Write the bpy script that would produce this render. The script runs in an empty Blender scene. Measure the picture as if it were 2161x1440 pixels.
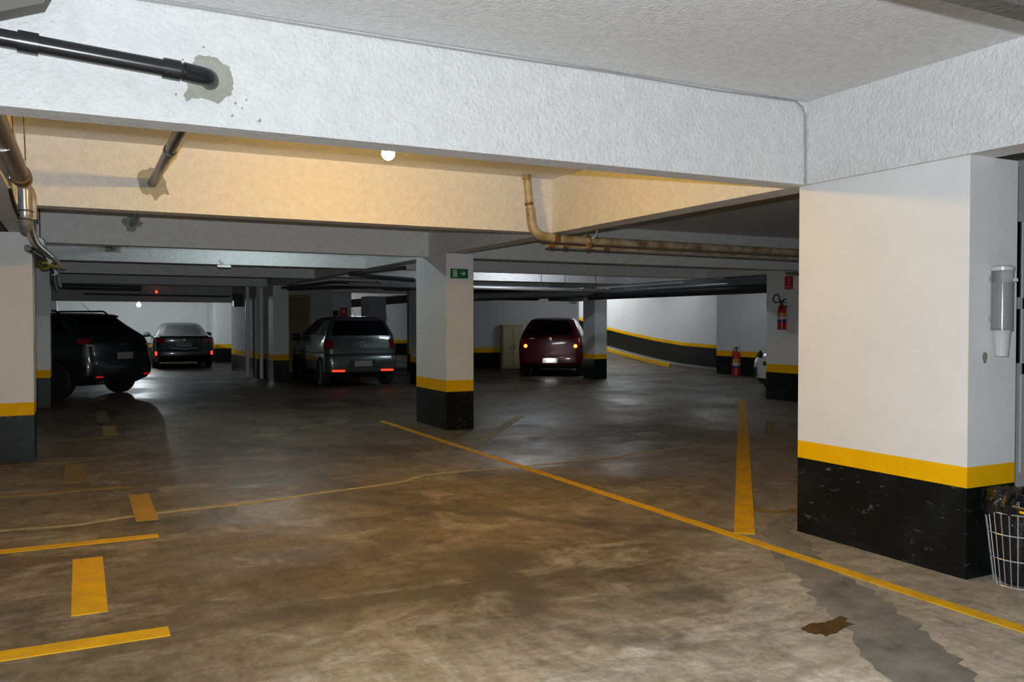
import bpy, bmesh, math, random
from mathutils import Vector, Matrix, noise
PI = math.pi; R = math.radians
random.seed(7)
sc = bpy.context.scene
COL = sc.collection

# ------------------------------------------------------------------ camera
cd = bpy.data.cameras.new('camera'); cam = bpy.data.objects.new('camera', cd); COL.objects.link(cam)
cd.sensor_width = 36; cd.lens = 1808 / 2161 * 36; cd.clip_start = .05; cd.clip_end = 200
cam.location = (0, 0, 1.4); cam.rotation_euler = (R(90 - 1.1945), 0, R(-26.7735))
sc.camera = cam
# ------------------------------------------------------------------ world, exposure
w = bpy.data.worlds.new('world'); sc.world = w; w.use_nodes = True
w.node_tree.nodes['Background'].inputs[0].default_value = (.75, .85, 1, 1)
w.node_tree.nodes['Background'].inputs[1].default_value = .006
sc.view_settings.view_transform = 'Standard'; sc.view_settings.look = 'None'
sc.view_settings.gamma = 1; sc.view_settings.exposure = 0
sc.view_settings.use_curve_mapping = False
# ------------------------------------------------------------------ the photographer's flash
fl = bpy.data.lights.new('flash', 'SPOT'); fo = bpy.data.objects.new('flash', fl); COL.objects.link(fo)
fo.location = (-.02, .0, 1.50); fo.rotation_euler = (R(91), 0, R(-26.7735))
fl.energy = 770; fl.color = (.89, .95, 1.0); fl.spot_size = R(125); fl.spot_blend = .62; fl.shadow_soft_size = .012

# ================================================================== materials
MATS = {}
def mat(name, col, rough=.6, metal=0, bump=0, bscale=40, var=0, vscale=3, col2=None, spec=.5, trans=0, emit=None, estr=0, coat=0, bdet=4):
    if name in MATS: return MATS[name]
    m = bpy.data.materials.new(name); m.use_nodes = True; MATS[name] = m
    nt = m.node_tree; b = nt.nodes['Principled BSDF']
    b.inputs['Base Color'].default_value = (*col, 1); b.inputs['Roughness'].default_value = rough
    b.inputs['Metallic'].default_value = metal; b.inputs['Specular IOR Level'].default_value = spec
    b.inputs['Transmission Weight'].default_value = trans; b.inputs['Coat Weight'].default_value = coat
    b.inputs['Coat Roughness'].default_value = .08
    if emit: b.inputs['Emission Color'].default_value = (*emit, 1); b.inputs['Emission Strength'].default_value = estr
    tc = nt.nodes.new('ShaderNodeTexCoord')
    if var or col2:
        n = nt.nodes.new('ShaderNodeTexNoise'); n.inputs['Scale'].default_value = vscale; n.inputs['Detail'].default_value = 6
        n.inputs['Roughness'].default_value = .65
        nt.links.new(tc.outputs['Object'], n.inputs['Vector'])
        r = nt.nodes.new('ShaderNodeValToRGB'); nt.links.new(n.outputs['Fac'], r.inputs[0])
        c2 = col2 or tuple(max(0, c * (1 - var)) for c in col)
        r.color_ramp.elements[0].position = .33; r.color_ramp.elements[1].position = .62
        r.color_ramp.elements[0].color = (*c2, 1); r.color_ramp.elements[1].color = (*col, 1)
        nt.links.new(r.outputs[0], b.inputs['Base Color'])
    if bump:
        n = nt.nodes.new('ShaderNodeTexNoise'); n.inputs['Scale'].default_value = bscale; n.inputs['Detail'].default_value = bdet
        n.inputs['Roughness'].default_value = .6
        nt.links.new(tc.outputs['Object'], n.inputs['Vector'])
        bp = nt.nodes.new('ShaderNodeBump'); bp.inputs['Strength'].default_value = bump; bp.inputs['Distance'].default_value = .02
        nt.links.new(n.outputs['Fac'], bp.inputs['Height']); nt.links.new(bp.outputs[0], b.inputs['Normal'])
    return m

M_STUCCO = mat('stucco_white', (.83, .835, .835), .9, bump=.9, bscale=46, var=.10, vscale=14, bdet=7)
M_CEIL = mat('stucco_ceiling', (.90, .905, .91), .9, bump=1.0, bscale=55, var=.14, vscale=24, bdet=7)
M_PAINT = mat('painted_plaster', (.76, .77, .765), .65, bump=.06, bscale=30, var=.05, vscale=2.2)
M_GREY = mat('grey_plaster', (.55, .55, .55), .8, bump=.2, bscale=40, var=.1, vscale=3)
M_YEL = mat('yellow_paint', (.88, .47, .003), .6, var=.08, vscale=8, spec=.05)
M_DKCONC = mat('dark_concrete', (.10, .092, .078), .9, bump=.4, bscale=30, var=.3)
M_CEM = mat('cement_mortar', (.36, .36, .31), .95, bump=.5, bscale=30, var=.2, vscale=14)
M_LINE = mat('floor_line_paint', (.80, .44, .008), .65, col2=(.60, .33, .02), vscale=6, bump=.1, bscale=60, spec=.2)
M_LINEOLD = mat('worn_line_paint', (.30, .19, .025), .65, col2=(.15, .105, .04), vscale=9)
M_LINEFAINT = mat('faint_line_paint', (.17, .115, .035), .65, col2=(.10, .08, .045), vscale=12)
M_BLKPVC = mat('black_pvc', (.012, .013, .016), .28)
M_PVC = mat('old_white_pvc', (.42, .36, .25), .42, col2=(.16, .085, .03), vscale=7)
M_BROWN = mat('brown_pipe', (.115, .075, .04), .38, col2=(.05, .032, .02), vscale=14)
M_RUST = mat('rusty_clamp', (.22, .10, .02), .6, col2=(.07, .035, .012), vscale=40)
M_BADGE = mat('badge_chrome', (.85, .85, .87), .3, .35)
M_CHROME = mat('chrome', (.62, .62, .63), .22, 1)
M_STEEL = mat('galvanised', (.36, .37, .38), .3, .45, var=.2, vscale=20)
M_DARKPIPE = mat('dark_pipe', (.04, .042, .045), .45)
M_CABLE = mat('grey_cable', (.33, .33, .33), .7)
M_BLKCABLE = mat('black_cable', (.01, .01, .01), .5)
M_YCABLE = mat('yellow_cable', (.6, .42, .02), .5)
M_WHITE = mat('white_enamel', (.8, .81, .82), .35)
M_GLASSDK = mat('dark_glass', (.006, .007, .009), .08, spec=.25)
M_RED = mat('red_paint', (.42, .012, .012), .3)
M_REDSIGN = mat('red_sign', (.50, .02, .02), .5)
M_GREENSIGN = mat('green_sign', (.012, .13, .045), .45)
M_SIGNPALE = mat('pale_green_print', (.60, .80, .60), .5)
M_SIGNPINK = mat('pale_pink_print', (.8, .42, .38), .5)
M_RUBBER = mat('rubber', (.012, .012, .013), .75, bump=.2, bscale=60)
M_BLKPLAS = mat('black_plastic', (.012, .012, .013), .5)
M_CREAM = mat('cream_metal', (.42, .38, .22), .5, var=.1)
M_OLIVE = mat('olive_door_paint', (.20, .165, .06), .55, var=.12)
M_PLATEGREY = mat('plate_grey', (.22, .21, .23), .6)
M_PLATEWHITE = mat('plate_white', (.9, .9, .9), .5)
M_TAIL = mat('tail_lens', (.22, .006, .008), .12, coat=.5)
M_CLEARLENS = mat('clear_lens', (.5, .48, .46), .1, coat=.6)
M_REFLGLOW = mat('reflector_flash_glow', (.6, .02, .01), .2, emit=(1, .05, .02), estr=1.6)  # emission stands in for flash thrown back by the bumper reflectors
M_TAILGLOW = mat('tail_flash_glow', (.8, .2, .03), .2, emit=(1, .28, .03), estr=3.0)  # emission stands in for flash caught in the red car's tail lamps
M_BAG = mat('bag_plastic', (.008, .008, .010), .17, bump=.5, bscale=22)
M_WIRE = mat('zinc_wire', (.62, .63, .64), .35, .7)
M_CLEAR = mat('clear_acrylic', (.93, .95, .96), .08, trans=.92, spec=.5)
M_FROST = mat('frosted_acrylic', (.70, .72, .74), .25, trans=.35)

def m_scuff():
    m = mat('black_gloss_paint', (.005, .006, .006), .38, spec=.22)
    nt = m.node_tree; b = nt.nodes['Principled BSDF']; tc = nt.nodes.new('ShaderNodeTexCoord')
    mp = nt.nodes.new('ShaderNodeMapping'); mp.inputs['Scale'].default_value = (3, 3, 9)
    nt.links.new(tc.outputs['Object'], mp.inputs[0])
    n = nt.nodes.new('ShaderNodeTexNoise'); n.inputs['Scale'].default_value = 4; n.inputs['Detail'].default_value = 9; n.inputs['Roughness'].default_value = .72
    nt.links.new(mp.outputs[0], n.inputs['Vector'])
    r = nt.nodes.new('ShaderNodeValToRGB'); nt.links.new(n.outputs['Fac'], r.inputs[0])
    e = r.color_ramp.elements; e[0].position = .60; e[0].color = (.005, .006, .006, 1); e[1].position = .84; e[1].color = (.32, .33, .33, 1)
    n2 = nt.nodes.new('ShaderNodeTexNoise'); n2.inputs['Scale'].default_value = 3; n2.inputs['Detail'].default_value = 7; nt.links.new(tc.outputs['Object'], n2.inputs['Vector'])
    r2 = nt.nodes.new('ShaderNodeValToRGB'); nt.links.new(n2.outputs['Fac'], r2.inputs[0])
    r2.color_ramp.elements[0].position = .45; r2.color_ramp.elements[0].color = (0, 0, 0, 1); r2.color_ramp.elements[1].position = .75; r2.color_ramp.elements[1].color = (.008, .011, .011, 1)
    mx = nt.nodes.new('ShaderNodeMix'); mx.data_type = 'RGBA'; mx.blend_type = 'ADD'; mx.inputs[0].default_value = 1
    nt.links.new(r.outputs[0], mx.inputs[6]); nt.links.new(r2.outputs[0], mx.inputs[7]); nt.links.new(mx.outputs[2], b.inputs['Base Color'])
    return m
M_BLACK = m_scuff()

def m_floor():
    m = bpy.data.materials.new('stained_concrete_floor'); m.use_nodes = True; nt = m.node_tree; N = nt.nodes; Lk = nt.links
    b = N['Principled BSDF']; tc = N.new('ShaderNodeTexCoord')
    def noi(scale, det=7, rough=.65, dist=0, sx=1, sy=1, rot=0):
        mp = N.new('ShaderNodeMapping'); mp.inputs['Scale'].default_value = (sx, sy, 1); mp.inputs['Rotation'].default_value = (0, 0, rot)
        Lk.new(tc.outputs['Object'], mp.inputs[0])
        n = N.new('ShaderNodeTexNoise'); n.inputs['Scale'].default_value = scale; n.inputs['Detail'].default_value = det
        n.inputs['Roughness'].default_value = rough; n.inputs['Distortion'].default_value = dist
        Lk.new(mp.outputs[0], n.inputs['Vector']); return n.outputs['Fac']
    def ramp(f, stops):
        r = N.new('ShaderNodeValToRGB'); Lk.new(f, r.inputs[0]); e = r.color_ramp.elements
        while len(e) < len(stops): e.new(.5)
        for el, (p, c) in zip(e, stops): el.position = p; el.color = (*c, 1)
        return r.outputs[0]
    def mix(f, a, c, t='MIX'):
        x = N.new('ShaderNodeMix'); x.data_type = 'RGBA'; x.blend_type = t
        if isinstance(f, (int, float)): x.inputs[0].default_value = f
        else: Lk.new(f, x.inputs[0])
        for s, v in ((6, a), (7, c)):
            if isinstance(v, tuple): x.inputs[s].default_value = (*v, 1)
            else: Lk.new(v, x.inputs[s])
        return x.outputs[2]
    base = ramp(noi(.42, 8, .62, .6), [(.30, (.095, .074, .045)), (.48, (.185, .142, .090)), (.66, (.27, .215, .15))])
    worn = ramp(noi(1.3, 10, .72, .8, 1, 1.6, .5), [(.50, (0, 0, 0)), (.66, (1, 1, 1))])
    c = mix(worn, base, (.37, .325, .26))
    drk = ramp(noi(.8, 9, .7, .4, 1.5, .8, -.4), [(.32, (1, 1, 1)), (.45, (0, 0, 0))])
    c = mix(drk, c, (.085, .068, .046))
    fine = ramp(noi(38, 5, .7), [(.3, (.74, .74, .74)), (.7, (1.12, 1.12, 1.12))])
    c = mix(1.0, c, fine, 'MULTIPLY')
    streak = ramp(noi(6, 6, .7, .3, 2.4, .6, .47), [(.35, (.72, .72, .72)), (.6, (1.08, 1.08, 1.08))])
    c = mix(.8, c, streak, 'MULTIPLY')
    # trowelled greyer cement beside the big pillar, where the slab was worn to bare cement
    sep = N.new('ShaderNodeSeparateXYZ'); Lk.new(tc.outputs['Object'], sep.inputs[0])
    def mth(op, a, v):
        x = N.new('ShaderNodeMath'); x.operation = op
        for i, q in enumerate((a, v)):
            if isinstance(q, (int, float)): x.inputs[i].default_value = q
            else: Lk.new(q, x.inputs[i])
        return x.outputs[0]
    d = mth('ADD', mth('MULTIPLY', sep.outputs[0], .8), mth('MULTIPLY', sep.outputs[1], -.6))
    d = mth('ADD', d, mth('MULTIPLY', noi(.9, 5), 1.6))
    g = ramp(mth('MULTIPLY', d, .25), [(.18, (0, 0, 0)), (.42, (1, 1, 1))])
    c = mix(mth('MULTIPLY', g, .55), c, mix(1., fine, (.36, .335, .30), 'MULTIPLY'))
    ny = mth('ADD', mth('ADD', sep.outputs[1], mth('MULTIPLY', sep.outputs[0], -.22)), mth('MULTIPLY', noi(.55, 8, .7, .5), 5.0))
    pale = ramp(mth('MULTIPLY', ny, .1), [(.40, (1, 1, 1)), (.62, (0, 0, 0))])
    cem = mix(worn, (.54, .47, .37), (.78, .73, .66))
    cem = mix(1.0, cem, fine, 'MULTIPLY'); cem = mix(.9, cem, streak, 'MULTIPLY')
    cem = mix(drk, cem, (.22, .175, .115))
    c = mix(mth('MULTIPLY', pale, .85), c, cem)
    mott = ramp(noi(5.5, 9, .75, .6, 1.0, 1.7, .47), [(.36, (.62, .60, .56)), (.50, (.95, .95, .95)), (.64, (1.22, 1.22, 1.22))])
    c = mix(.85, c, mott, 'MULTIPLY')
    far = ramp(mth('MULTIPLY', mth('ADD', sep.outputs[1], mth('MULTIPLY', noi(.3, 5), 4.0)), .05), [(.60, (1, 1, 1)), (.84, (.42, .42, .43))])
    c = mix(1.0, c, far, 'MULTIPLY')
    def vm(op, a, v):
        x = N.new('ShaderNodeVectorMath'); x.operation = op
        for i, q in enumerate((a, v)):
            if isinstance(q, tuple): x.inputs[i].default_value = q
            else: Lk.new(q, x.inputs[i])
        return x
    wob = N.new('ShaderNodeTexNoise'); wob.inputs['Scale'].default_value = 3; wob.inputs['Detail'].default_value = 5; Lk.new(tc.outputs['Object'], wob.inputs['Vector'])
    pos = vm('ADD', tc.outputs['Object'], vm('MULTIPLY', vm('SUBTRACT', wob.outputs['Color'], (.5, .5, .5)).outputs[0], (.35, .35, 0)).outputs[0]).outputs[0]
    def seg(p, q, wd, soft):
        dx, dy = q[0] - p[0], q[1] - p[1]; L2 = dx * dx + dy * dy
        rel = vm('SUBTRACT', pos, (p[0], p[1], 0)).outputs[0]
        h = N.new('ShaderNodeClamp'); Lk.new(mth('DIVIDE', vm('DOT_PRODUCT', rel, (dx, dy, 0)).outputs['Value'], L2), h.inputs[0])
        sc_ = N.new('ShaderNodeVectorMath'); sc_.operation = 'SCALE'; sc_.inputs[0].default_value = (dx, dy, 0); Lk.new(h.outputs[0], sc_.inputs['Scale'])
        dist = vm('LENGTH', vm('SUBTRACT', rel, sc_.outputs[0]).outputs[0], (0, 0, 0)).outputs['Value']
        mr = N.new('ShaderNodeMapRange'); mr.interpolation_type = 'SMOOTHSTEP'; Lk.new(dist, mr.inputs[0])
        mr.inputs[1].default_value = wd; mr.inputs[2].default_value = wd + soft; mr.inputs[3].default_value = 1; mr.inputs[4].default_value = 0
        return mr.outputs[0]
    for p, q, wd, soft, k in (((1.6, 7.0), (2.57, 5.71), .02, .10, .55), ((2.57, 5.71), (3.19, 5.07), .02, .10, .6), ((3.19, 5.07), (3.9, 4.45), .02, .12, .55),
                              ((2.12, 4.66), (2.3, 4.55), .10, .16, .6), ((2.2, 4.55), (2.04, 3.95), .06, .14, .6), ((2.04, 3.95), (1.97, 3.66), .03, .10, .6), ((.7, 4.15), (1.95, 4.15), .02, .14, .5),
                              ((2.62, 3.55), (2.85, 3.5), .02, .12, .55), ((3.55, 2.1), (3.75, 2.25), .02, .10, .5), ((2.0, 3.3), (2.3, 3.0), .01, .09, .45)):
        c = mix(mth('MULTIPLY', seg(p, q, wd, soft), k), c, (.075, .062, .042))
    Lk.new(c, b.inputs['Base Color'])
    rr = ramp(noi(.5, 6, .7, .5), [(.36, (.32, .32, .32)), (.60, (.62, .62, .62))])
    Lk.new(rr, b.inputs['Roughness'])
    b.inputs['Specular IOR Level'].default_value = .28
    bp = N.new('ShaderNodeBump'); bp.inputs['Strength'].default_value = .22; bp.inputs['Distance'].default_value = .012
    Lk.new(noi(9, 8, .65, .2), bp.inputs['Height']); Lk.new(bp.outputs[0], b.inputs['Normal'])
    return m
M_FLOOR = m_floor()
def carpaint(name, col, metal=.5):
    return mat(name, col, .28, metal, coat=.9)

# ================================================================== mesh helpers
class MB:
    def __init__(s): s.v = []; s.f = []; s.sm = False
    def add(s, vs, fs):
        o = len(s.v); s.v += [tuple(p) for p in vs]; s.f += [tuple(i + o for i in f) for f in fs]; return s
    def box(s, x0, x1, y0, y1, z0, z1):
        v = [(x, y, z) for z in (z0, z1) for y in (y0, y1) for x in (x0, x1)]
        return s.add(v, [(0, 2, 3, 1), (4, 5, 7, 6), (0, 1, 5, 4), (2, 6, 7, 3), (0, 4, 6, 2), (1, 3, 7, 5)])
    def prism(s, pts, z0, z1):
        n = len(pts)
        v = [(x, y, z0) for x, y in pts] + [(x, y, z1) for x, y in pts]
        return s.add(v, [tuple(range(n - 1, -1, -1)), tuple(range(n, 2 * n))] + [(i, (i + 1) % n, n + (i + 1) % n, n + i) for i in range(n)])
    def slab(s, pts, o, u, v, t):
        """polygon pts in the plane at o spanned by u,v, extruded by t along u x v"""
        o, u, v = Vector(o), Vector(u), Vector(v); nn = u.cross(v).normalized() * t; n = len(pts)
        a = [o + u * p + v * q for p, q in pts]
        return s.add(a + [p + nn for p in a], [tuple(range(n - 1, -1, -1)), tuple(range(n, 2 * n))] + [(i, (i + 1) % n, n + (i + 1) % n, n + i) for i in range(n)])
    def tube(s, pts, r, seg=12, cap=True):
        pts = [Vector(p) for p in pts]; n = len(pts); rs = r if isinstance(r, (list, tuple)) else [r] * n
        t0 = (pts[1] - pts[0]).normalized(); up = Vector((0, 0, 1)) if abs(t0.z) < .9 else Vector((1, 0, 0))
        a = t0.cross(up).normalized(); vs = []; fs = []
        for i, p in enumerate(pts):
            t = (pts[min(i + 1, n - 1)] - pts[max(i - 1, 0)]).normalized()
            a = (a - t * a.dot(t)).normalized(); b = t.cross(a)
            vs += [p + (a * math.cos(2 * PI * k / seg) + b * math.sin(2 * PI * k / seg)) * rs[i] for k in range(seg)]
        for i in range(n - 1):
            for k in range(seg):
                k2 = (k + 1) % seg; fs.append((i * seg + k, (i + 1) * seg + k, (i + 1) * seg + k2, i * seg + k2))
        if cap: fs += [tuple(range(seg)), tuple(range(n * seg - 1, (n - 1) * seg - 1, -1))]
        s.sm = True
        return s.add(vs, fs)
    def lathe(s, prof, seg=24, axis='z', o=(0, 0, 0)):
        """prof: (r, h) list"""
        vs = []; fs = []; n = len(prof)
        for r, h in prof:
            for k in range(seg):
                a = 2 * PI * k / seg; c, d = r * math.cos(a), r * math.sin(a)
                p = {'z': (c, d, h), 'x': (h, c, d), 'y': (d, h, c)}[axis]
                vs.append((p[0] + o[0], p[1] + o[1], p[2] + o[2]))
        for i in range(n - 1):
            for k in range(seg):
                k2 = (k + 1) % seg; fs.append((i * seg + k, i * seg + k2, (i + 1) * seg + k2, (i + 1) * seg + k))
        fs += [tuple(range(seg - 1, -1, -1)), tuple(range((n - 1) * seg, n * seg))]
        s.sm = True
        return s.add(vs, fs)
    def mesh(s, name, m, smooth=None, ang=32):
        me = bpy.data.meshes.new(name); me.from_pydata(s.v, [], s.f); me.update()
        if (s.sm if smooth is None else smooth):
            me.shade_smooth(); me.set_sharp_from_angle(angle=R(ang))
        if m: me.materials.append(m)
        return me
    def build(s, name, m, parent=None, loc=None, rot=None, bevel=0, smooth=None, ang=32):
        if bevel:
            bm = bmesh.new(); vs = [bm.verts.new(p) for p in s.v]
            for f in s.f:
                try: bm.faces.new([vs[i] for i in f])
                except ValueError: pass
            bmesh.ops.bevel(bm, geom=bm.edges[:], offset=bevel, segments=2, affect='EDGES', profile=.5)
            me = bpy.data.meshes.new(name); bm.to_mesh(me); bm.free()
            if m: me.materials.append(m)
        else: me = s.mesh(name, m, smooth, ang)
        o = bpy.data.objects.new(name, me); COL.objects.link(o)
        if parent: o.parent = parent
        if loc: o.location = loc
        if rot: o.rotation_euler = rot
        return o
def tag(o, label=None, cat=None, group=None, kind=None):
    for k, v in (('label', label), ('category', cat), ('group', group), ('kind', kind)):
        if v: o[k] = v
    return o
def thing(name, label, cat, loc=(0, 0, 0), rz=0, group=None, kind=None):
    o = bpy.data.objects.new(name, None); COL.objects.link(o); o.empty_display_size = .1
    o.location = loc; o.rotation_euler = (0, 0, rz); return tag(o, label, cat, group, kind)
def copy_part(o, parent, loc=None, rot=None):
    c = o.copy(); COL.objects.link(c); c.parent = parent
    if loc is not None: c.location = loc
    if rot is not None: c.rotation_euler = rot
    return c
def fillet(pts, r, n=6):
    pts = [Vector(p) for p in pts]; out = [pts[0]]
    for i in range(1, len(pts) - 1):
        a, b, c = pts[i - 1], pts[i], pts[i + 1]
        d1 = (a - b); d2 = (c - b); q = min(r, d1.length * .49, d2.length * .49)
        p1 = b + d1.normalized() * q; p2 = b + d2.normalized() * q
        for k in range(n + 1):
            t = k / n; out.append(p1.lerp(b, t).lerp(b.lerp(p2, t), t))
    out.append(pts[-1]); return out

# ================================================================== the setting
ZC = 2.85; ZB = 2.31
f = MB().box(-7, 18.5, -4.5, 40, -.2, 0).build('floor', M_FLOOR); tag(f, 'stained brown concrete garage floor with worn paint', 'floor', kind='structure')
FLOOR = f
c = MB().box(-7, 18.5, -4.5, 23.7, ZC, ZC + .2).box(-7, 14.35, 23.7, 40, ZC, ZC + .2).box(14.35, 18.5, 23.7, 40, 5.0, 5.2).build('ceiling', M_CEIL)
tag(c, 'rough white stucco garage ceiling', 'ceiling', kind='structure')
def dado_wall(name, x0, x1, y0, y1, label, top=ZC, m=M_PAINT, band=True, zb=(.5, .65)):
    o = MB().box(x0, x1, y0, y1, zb[1] if band else 0, top).build(name, m); tag(o, label, 'wall', kind='structure')
    if band:
        MB().box(x0, x1, y0, y1, zb[0], zb[1]).build('yellow_stripe', M_YEL, o)
        MB().box(x0, x1, y0, y1, 0, zb[0]).build('black_dado', M_BLACK, o)
    return o
dado_wall('wall_left', -7, -6.8, -4.5, 40, 'long plain white side wall of the garage beyond the left bays')
dado_wall('wall_front', -6.8, 18.3, -4.5, -4.3, 'white garage wall behind the photographer')
dado_wall('wall_right', 17.6, 17.8, -4.3, 15.3, 'white garage side wall behind the white car')
dado_wall('wall_back', -6.8, 4.32, 34.3, 34.5, 'bright white far wall behind the dark saloon car')
dado_wall('wall_back_block', 4.32, 5.6, 32.0, 34.5, 'white wall block right of the dark saloon car', m=M_PAINT)
dado_wall('wall_far_right', 5.6, 14.35, 36.4, 36.6, 'pale far wall seen over the roof of the grey hatchback')
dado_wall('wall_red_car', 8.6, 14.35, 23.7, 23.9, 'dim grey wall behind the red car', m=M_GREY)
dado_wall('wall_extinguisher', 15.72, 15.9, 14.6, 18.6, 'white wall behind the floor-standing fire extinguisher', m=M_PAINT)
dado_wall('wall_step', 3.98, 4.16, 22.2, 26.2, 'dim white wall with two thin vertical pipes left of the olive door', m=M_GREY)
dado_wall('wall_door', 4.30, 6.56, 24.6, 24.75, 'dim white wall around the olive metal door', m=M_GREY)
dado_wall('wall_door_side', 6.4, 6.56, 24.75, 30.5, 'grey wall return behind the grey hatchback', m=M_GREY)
dado_wall('wall_signs', 7.22, 7.88, 27.2, 27.4, 'narrow white wall strip above the grey hatchback with red signs', m=M_PAINT)
dado_wall('wall_white_door', 4.86, 17.6, 4.62, 4.74, 'white wall behind the big pillar', m=M_PAINT, band=False)

def pillar(x0, x1, y0, y1, label, top=ZB, m=M_PAINT, zb=(.5, .65)):
    cx, cy = (x0 + x1) / 2, (y0 + y1) / 2; hx, hy = (x1 - x0) / 2, (y1 - y0) / 2
    t = thing('concrete_pillar', label, 'pillar', (cx, cy, 0), group='painted garage pillars')
    MB().box(-hx, hx, -hy, hy, zb[1], top).build('shaft', m, t)
    MB().box(-hx, hx, -hy, hy, zb[0], zb[1]).build('yellow_stripe', M_YEL, t)
    MB().box(-hx, hx, -hy, hy, 0, zb[0]).build('black_base', M_BLACK, t)
    return t
pillar(4.30, 4.71, 3.03, 4.26, 'large white pillar at right with a clear cup dispenser on its side', zb=(.50, .615))
pillar(4.27, 4.66, 10.37, 11.48, 'central white pillar carrying the green exit sign', zb=(.50, .65))
pillar(-1.5, -.42, 9.91, 10.45, 'wide white pillar cut by the left edge of the picture', zb=(.47, .60))
pillar(-.92, -.44, 16.2, 16.9, 'white pillar half hiding the dark crossover car', zb=(.49, .62))
pillar(11.35, 11.78, 10.9, 12.04, 'white pillar with the wall-hung fire extinguisher and red sign', zb=(.50, .65))
pillar(11.50, 11.86, 18.2, 18.75, 'slim grey-white pillar just right of the red car', zb=(.50, .62))
pillar(6.84, 7.3, 18.35, 18.8, 'narrow pillar peeping out left behind the central exit-sign pillar', zb=(.50, .63))
pillar(4.16, 4.53, 21.0, 22.2, 'white pillar left of the olive metal door', zb=(.50, .64), m=M_PAINT)
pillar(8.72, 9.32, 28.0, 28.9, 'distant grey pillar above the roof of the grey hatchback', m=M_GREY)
pillar(-1.15, -.57, 27.2, 28.0, 'distant pillar behind the roof of the dark crossover car')
pillar(15.95, 16.4, 18.2, 18.62, 'corner pillar between the ramp wall and the standing fire extinguisher', zb=(.5, .62))

def beam(x0, x1, y0, y1, label, z0=ZB, m=M_STUCCO, z1=ZC):
    o = MB().box(x0, x1, y0, y1, z0, z1).build('ceiling_beam', m); return tag(o, label, 'beam', kind='structure', group='concrete ceiling beams')
B1 = beam(-.42, 4.27, 4.18, 4.36, 'nearest white stucco cross beam pierced by the black pipe')
B2 = beam(-.42, 4.27, 7.57, 7.77, 'cross beam lit warm yellow by the bare bulb')
B3 = beam(-.42, 4.27, 11.0, 11.2, 'dim grey cross beam left of the central pillar')
B4 = beam(-.42, 4.27, 13.9, 14.1, 'pale cross beam carrying the small white sensor')
beam(-.42, 4.27, 17.4, 17.6, 'dark cross beam above the grey hatchback', m=M_STUCCO)
beam(-.42, 4.16, 21.75, 21.95, 'far cross beam above the dark crossover car')
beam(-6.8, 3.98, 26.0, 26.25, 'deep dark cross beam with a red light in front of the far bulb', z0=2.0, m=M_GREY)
beam(4.27, 4.5, -.5, 22.2, 'long beam running back over the right and central pillars')
beam(-.62, -.42, -.5, 26.0, 'long beam running back over the left pillars')
beam(-.42, 4.27, 1.55, 1.63, 'dark brown beam edge at the top right corner', m=M_DKCONC)  # whole beam in the dark brown concrete colour
for y, l in ((10.98, 'grey cross beam right of the central pillar'), (13.8, 'second grey cross beam right of the central pillar'), (16.6, 'pale cross beam above the red car'), (20.3, 'darkest cross beam just in front of the red car wall')):
    beam(4.5, 11.35, y, y + .2, l)
beam(11.35, 11.6, 4.74, 23.7, 'long beam running back over the extinguisher pillar')
beam(11.6, 15.72, 13.9, 14.1, 'short cross beam behind the extinguisher pillar')
beam(11.6, 15.72, 18.6, 18.85, 'cross beam in front of the exit ramp')
beam(4.53, 14.3, 25.0, 25.2, 'dark beam above the olive door')
# wedge at the top left corner, one dark taupe colour
o = MB().slab([(0, 0), (.42, 0), (.42, .25), (0, .06)], (-.42, 4.06, 2.60), (1, 0, 0), (0, 0, 1), -.12)
o = MB().slab([(0, 0), (.02, .015), (.30, .125), (.36, .25), (0, .25)], (-.42, 4.18, 2.60), (1, 0, 0), (0, 0, 1), .12).build('ceiling_wedge', mat('wedge_taupe', (.15, .142, .128), .9, bump=.2))
tag(o, 'taupe sloping wedge in the top left corner', 'wedge', kind='structure')

# ---- exit ramp going up behind the pillar right of the red car
RW = [(16.5, 18.8, .12), (16.58, 20.0, .13), (16.68, 21.4, .17), (16.8, 22.8, .27), (16.95, 24.4, .42), (17.08, 26.2, .62), (17.2, 28.4, 1.0), (17.25, 30.5, 1.45), (17.25, 33, 2.0)]
def strip(pts, za, zb, m, name, parent=None, th=.15):
    vs = []; fs = []
    for x, y, z in pts: vs += [(x, y, z + za), (x, y, z + zb), (x + th, y + .02, z + zb), (x + th, y + .02, z + za)]
    n = len(pts)
    for i in range(n - 1):
        a = 4 * i
        for k in range(4): fs.append((a + k, a + 4 + k, a + 4 + (k + 1) % 4, a + (k + 1) % 4))
    fs += [(0, 1, 2, 3), tuple(4 * (n - 1) + k for k in (3, 2, 1, 0))]
    return MB().add(vs, fs).build(name, m, parent)
rw = strip(RW, .64, 3.6, M_PAINT, 'wall_ramp'); tag(rw, 'bright white curving wall beside the exit ramp', 'wall', kind='structure')
strip(RW, .54, .64, M_YEL, 'yellow_stripe', rw); strip(RW, -.2, .54, M_BLACK, 'black_dado', rw)
vs = []; fs = []
for x, y, z in RW: zr = max(.004, z - .12); vs += [(14.5, y, zr if y > 24 else 0.002), (x, y, zr), (x, y, -.1), (14.5, y, -.1)]
for i in range(len(RW) - 1):
    a = 4 * i; fs += [(a, a + 1, a + 5, a + 4), (a + 3, a + 7, a + 6, a + 2), (a, a + 4, a + 7, a + 3)]
rp = MB().add(vs, fs).build('ramp_floor', M_FLOOR); tag(rp, 'sloping concrete exit ramp behind the slim pillar', 'ramp', kind='structure')
strip([(x - .42, y, z) for x, y, z in RW], -.2, -.02, mat('kerb_concrete', (.17, .155, .13), .85, var=.25, bump=.2), 'kerb', rp, .40)
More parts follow.
